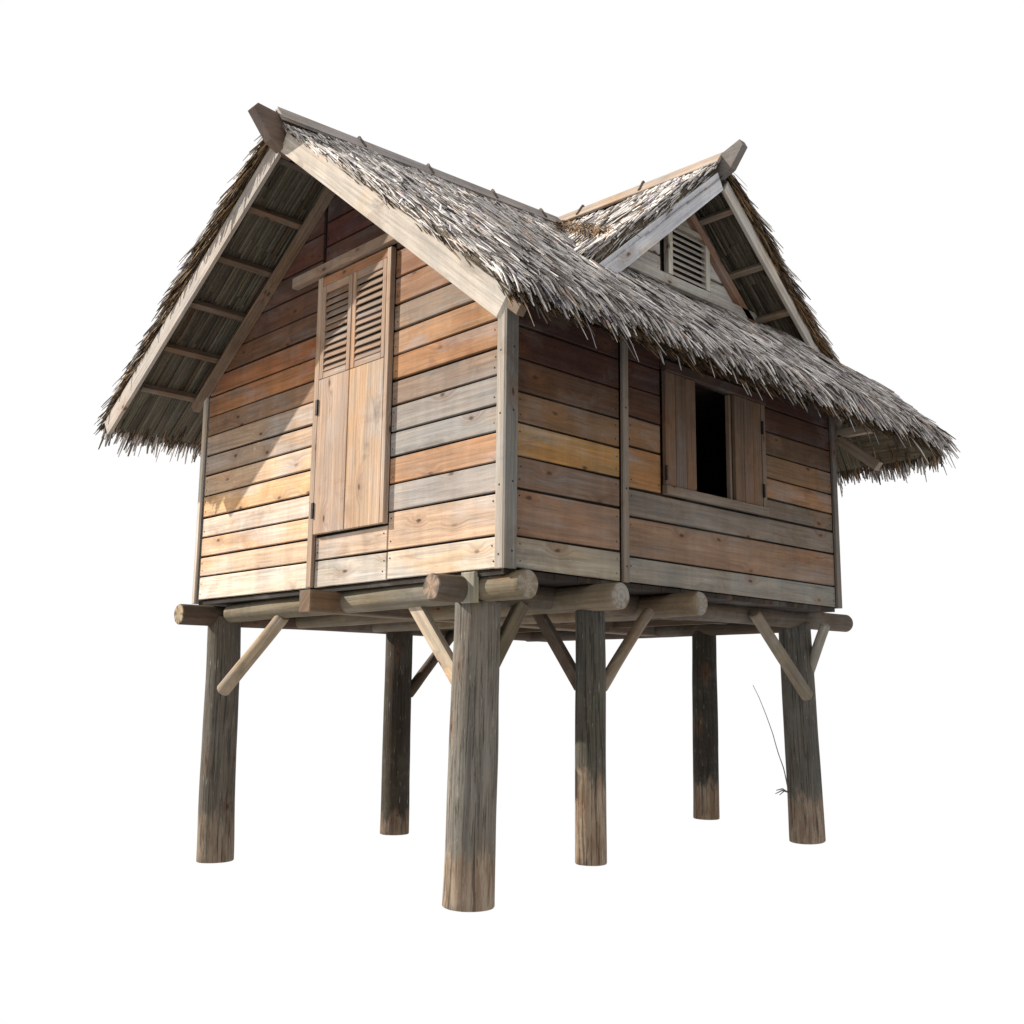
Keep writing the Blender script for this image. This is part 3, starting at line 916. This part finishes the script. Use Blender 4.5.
cover(dleft, o, 8000, keep=above, eave=60, eave_len=(.01, .05), rake=(False, True), rake_n=500, grey_rake=True, wmul=1.5)
soffit(dleft, o, above1)
o = slab(dright, 'roof_slope', pk, pu, 'small thatch slope on the right of the side gable')
cover(dright, o, 5000, keep=above, eave=60, eave_len=(.01, .05), rake=(False, True), rake_n=900, wmul=1.3)
soffit(dright, o, above1)

# valley thatch: browner straw tucked into the meeting of the two roofs
nv = 900
q = rng.uniform(0, 1, nv)
vy = DY - .04 - q * 1.15 - np.abs(rng.normal(0, .05, nv))
vx = XR + q * 1.62 + rng.normal(0, .05, nv)
vz = np.maximum(main_top_z(vx), DZ + .16 - np.abs(DY - vy) * DS) + rng.uniform(-.01, .05, nv)
vd = np.stack([rng.normal(.75, .3, nv), rng.normal(-.45, .3, nv), rng.normal(-.75, .12, nv)], 1)
straws('valley_straw', np.stack([vx, vy, vz], 1), vd, rng.uniform(.08, .2, nv), rng.uniform(.007, .014, nv), np.zeros(nv),
       cols_of(nv, PALB, np.array([.4, .3, .15, .1, .05])), house)


# ------------------------------------------------------------------ ridge boards with lashings
def ridge_cap(p0, p1, slA, slB, side, wdt, t, colA, colB, label, lash, lash_col):
    """two planks leaning together over a ridge from p0 to p1; side = unit vector toward plank A"""
    p0, p1, side = Vector(p0), Vector(p1), Vector(side)
    U = (p1 - p0).normalized(); Lg = (p1 - p0).length
    b = MB()
    for sg, sl, col in ((1, slA, colA), (-1, slB, colB)):
        V = (side * sg - Z * sl).normalized()
        Nn = U.cross(V)
        poly = [(0, 0), (Lg, 0), (Lg, wdt), (0, wdt)]
        if Nn.z < 0:
            Nn = -Nn; poly = poly[::-1]
        b.prism(p0 + Nn * .0, U, V, Nn, poly, t, col, .004)
    o = b.build('ridge_board', M_BOARD, house, label)
    for d in lash:
        m = MB(); c = p0 + U * d + Z * .0
        pts = []
        lean = random.uniform(-.03, .03)
        sec = t / math.cos(math.atan(slA)) + .006
        for dd in (.082, .06, .035, .012, 0, -.012, -.035, -.06, -.082):
            pts.append(c + side * dd + Z * (sec - slA * abs(dd) - (.006 if dd == 0 else 0)) + U * (lean * dd * 8))
        for a_, b_ in zip(pts, pts[1:]):
            m.log(a_, b_, .010, .010, lash_col, seg=8, wob=.004, step=.05, chamf=.0005)
        m.build('lashing', M_VINE, o)
    return o


ridge_cap((XR, -.57, 5.100), (XR, 3.15, 5.100 + RISE * 3.72), 1.35, 1.35, X, .125, .024, lin(150, 142, 138), lin(176, 160, 140),
          'long grey ridge board on the main roof', (.70, 1.36, 2.05, 2.62), lin(120, 106, 96))
ridge_cap((.01, DY, 5.170), (-1.80, DY, 5.215), 1.4, 1.4, -Y, .125, .022, lin(152, 136, 122), lin(140, 132, 128),
          'short pale ridge board on the side gable', (.78, 1.44), lin(120, 106, 96))

# ------------------------------------------------------------------ posts, logs, braces
# x,y at the foot, foot height, top x,y, radius at foot / top, height of the bare foot, bark colour
posts = [
    ('thick grey front corner post', (-.425, .15, -.075), (-.385, .15, 1.66), .151, .138, .30, (114, 107, 97), 0.6),
    ('dark post under the left corner of the front gable', (-3.327, .15, -.165), (-3.385, .15, 1.69), .138, .128, .34, (92, 84, 73), 0.4),
    ('dark post with a pale worn lower end under the side wall', (-.12, .855, .125), (-.12, .845, 1.66), .096, .092, .52, (78, 73, 63), 0.62),
    ('dark post at the far right corner', (-.38, 3.74, -.02), (-.36, 3.62, 1.71), .142, .128, .36, (86, 81, 73), 0.5),
    ('slim dark post under the far side of the floor', (-3.30, 1.85, -.10), (-3.32, 1.86, 1.70), .126, .120, .16, (58, 48, 37), 0.4),  # this post and the next: backlit shade put into the bark colour
    ('slim dark post at the rear under the floor', (-1.26, 3.61, .085), (-1.245, 3.61, 1.70), .112, .106, .30, (50, 44, 36), 0.5),
]
for lab, a, b_, r0, r1, ft, c, al in posts:
    m = MB(); m.log(a, b_, r0, r1, lin(*c)[:3] + (al,), lin(96, 78, 58), seg=30, wob=.010, foot0=ft, chamf=.006)
    m.build('post', M_POST, house, lab)
# tongue of the front post between the logs
m = MB(); m.prism((-.37, .03, 1.64), X, Z, -Y, [(0, 0), (.12, 0), (.12, .18), (0, .18)], .035, lin(150, 142, 120), .006, 'v')
m.build('post_tongue', M_LOG, house)

lc = lin(142, 126, 104)
gEnd = lin(132, 127, 118)


def logpart(name, a, b_, r0, r1, col, end, label=None, **kw):
    m = MB(); m.log(a, b_, r0, r1, col, end, **kw)
    return m.build(name, M_LOG, house, label)


logpart('floor_log', (.080, .110, 1.735), (-3.25, .13, 1.715), .084, .072, lin(112, 100, 80), gEnd, 'pale round log under the front wall', wob=.014)
logpart('floor_log', (.185, .79, 1.708), (-3.42, .82, 1.705), .083, .068, lin(112, 98, 78), gEnd, wob=.014)
logpart('floor_log', (.195, 1.575, 1.713), (-3.42, 1.60, 1.705), .080, .066, lin(110, 94, 74), gEnd, wob=.014)
logpart('floor_log', (-.34, 3.56, 1.70), (-3.42, 3.58, 1.70), .070, .066, lin(66, 54, 42), gEnd, wob=.012)
logpart('floor_log', (-.385, -.215, 1.722), (-.30, 4.36, 1.745), .080, .074, lin(84, 72, 60), lin(142, 121, 103), 'thick round log running under the side wall', wob=.012)
logpart('floor_log', (-3.385, -.245, 1.695), (-3.36, 4.0, 1.715), .080, .074, lin(78, 62, 49), lin(160, 140, 112), wob=.012)
bm_ = MB(); bm_.bar((-1.72, -.19, 1.715), (-1.78, L + .1, 1.715), .13, .145, Z, lin(104, 84, 66), .008)
o = bm_.build('floor_beam', M_LOG, house, 'square cut beam with a pale sawn end below the door')
for y in (2.28, 2.95):
    b = MB(); b.bar((-.50, y, 1.735), (-3.5, y, 1.735), .05, .10, Z, jit(lin(80, 65, 51), .1), .004)
    b.build('floor_joist', M_LOG, house)
for x in (-.95, -2.5):
    b = MB(); b.bar((x, .10, 1.75), (x, L - .1, 1.75), .05, .07, Z, jit(lin(76, 62, 49), .1), .004)
    b.build('floor_joist', M_LOG, house)


def brace(a, b_, r, col, label=None, flat=False):
    m = MB()
    if flat:
        m.bar(a, b_, .055, r * 2, Z, lin(*col), .008)
    else:
        m.log(a, b_, r, r * .92, lin(*col), jit(lin(*col), .1), seg=14, wob=.016, chamf=.012)
    return m.build('brace', M_LOG, house, label)


brace((-.50, .12, 1.19), (-.945, .125, 1.675), .048, (176, 158, 136), 'pale flat brace left of the front post', True)
brace((-.36, .24, 1.28), (-.33, .47, 1.67), .044, (112, 98, 78), None, True)
brace((-3.12, .02, 1.115), (-2.47, .12, 1.665), .054, (150, 131, 108), 'round brace across the face of the left post')
brace((-3.25, 1.92, 1.10), (-3.28, 2.55, 1.74), .050, (78, 62, 48))
brace((-.20, .855, 1.17), (-.52, .855, 1.58), .038, (84, 68, 54), None, True)
brace((-.52, .855, 1.58), (-.60, .855, 1.68), .036, (84, 68, 54), None, True)
brace((-.10, .93, 1.16), (-.10, 1.42, 1.67), .040, (120, 106, 88))
brace((-.20, 3.52, 1.12), (-.19, 2.78, 1.74), .050, (116, 103, 85), 'round brace across the face of the far right post')
brace((-.34, 3.70, 1.20), (-.085, 3.64, 1.69), .044, (140, 134, 122))

# ------------------------------------------------------------------ dry stalk beside the far right post
st = MB()
pts = [(-.455, 3.612, .36), (-.455, 3.580, .46), (-.45, 3.535, .56), (-.45, 3.475, .66), (-.45, 3.40, .82), (-.45, 3.31, .97), (-.45, 3.215, 1.11), (-.45, 3.135, 1.205)]
for k, (a, b_) in enumerate(zip(pts, pts[1:])):
    st.log(a, b_, .0050 - k * .0004, .0046 - k * .0004, lin(70, 62, 50), seg=6, wob=.003, chamf=.0003, step=.1)
for e in ((-.46, 3.44, .385), (-.45, 3.41, .362), (-.47, 3.50, .345)):
    mid = (Vector(pts[0]) + Vector(e)) / 2 + Vector((0, 0, .02))
    st.log(pts[0], mid, .006, .005, lin(70, 62, 50), seg=6, wob=.003, chamf=.0003)
    st.log(mid, e, .005, .003, lin(70, 62, 50), seg=6, wob=.003, chamf=.0003)
stalk = st.build('dry_stalk', M_STALK)
stalk['label'] = 'thin dry dark stalk leaning out beside the far right post'
stalk['category'] = 'plant'

# ------------------------------------------------------------------ camera (solved from the photograph's vanishing lines)
cam = bpy.data.cameras.new('camera')
cam.sensor_width = 36; cam.lens = 37.2079; cam.clip_end = 500
co = bpy.data.objects.new('camera', cam); COL.objects.link(co)
fw = Vector((-.709531, .684677, .166682)); rt = Vector((.695659, .718291, .010764)); up = Vector((.112356, -.123591, .985952))
from mathutils import Matrix
co.matrix_world = Matrix(((rt.x, up.x, -fw.x, 4.28287), (rt.y, up.y, -fw.y, -4.08214), (rt.z, up.z, -fw.z, 1.13926), (0, 0, 0, 1)))
sc.camera = co

# ------------------------------------------------------------------ light: a white overcast-bright surround and the sun
w = bpy.data.worlds.new('World'); sc.world = w; w.use_nodes = True
bg = w.node_tree.nodes['Background']
EXPO = .80
bg.inputs[0].default_value = (1, 1, 1, 1)
bg.inputs[1].default_value = 1.0 / 2 ** EXPO * 1.0
sun = bpy.data.lights.new('sun', 'SUN'); sun.energy = 5.0; sun.angle = math.radians(.6); sun.color = (1, .94, .85)
so = bpy.data.objects.new('sun', sun); COL.objects.link(so)
so.rotation_euler = Vector((-1.62, -1, 1.2)).to_track_quat('Z', 'Y').to_euler()

sc.view_settings.view_transform = 'Standard'
sc.view_settings.look = 'None'
sc.view_settings.exposure = EXPO
sc.view_settings.gamma = 1
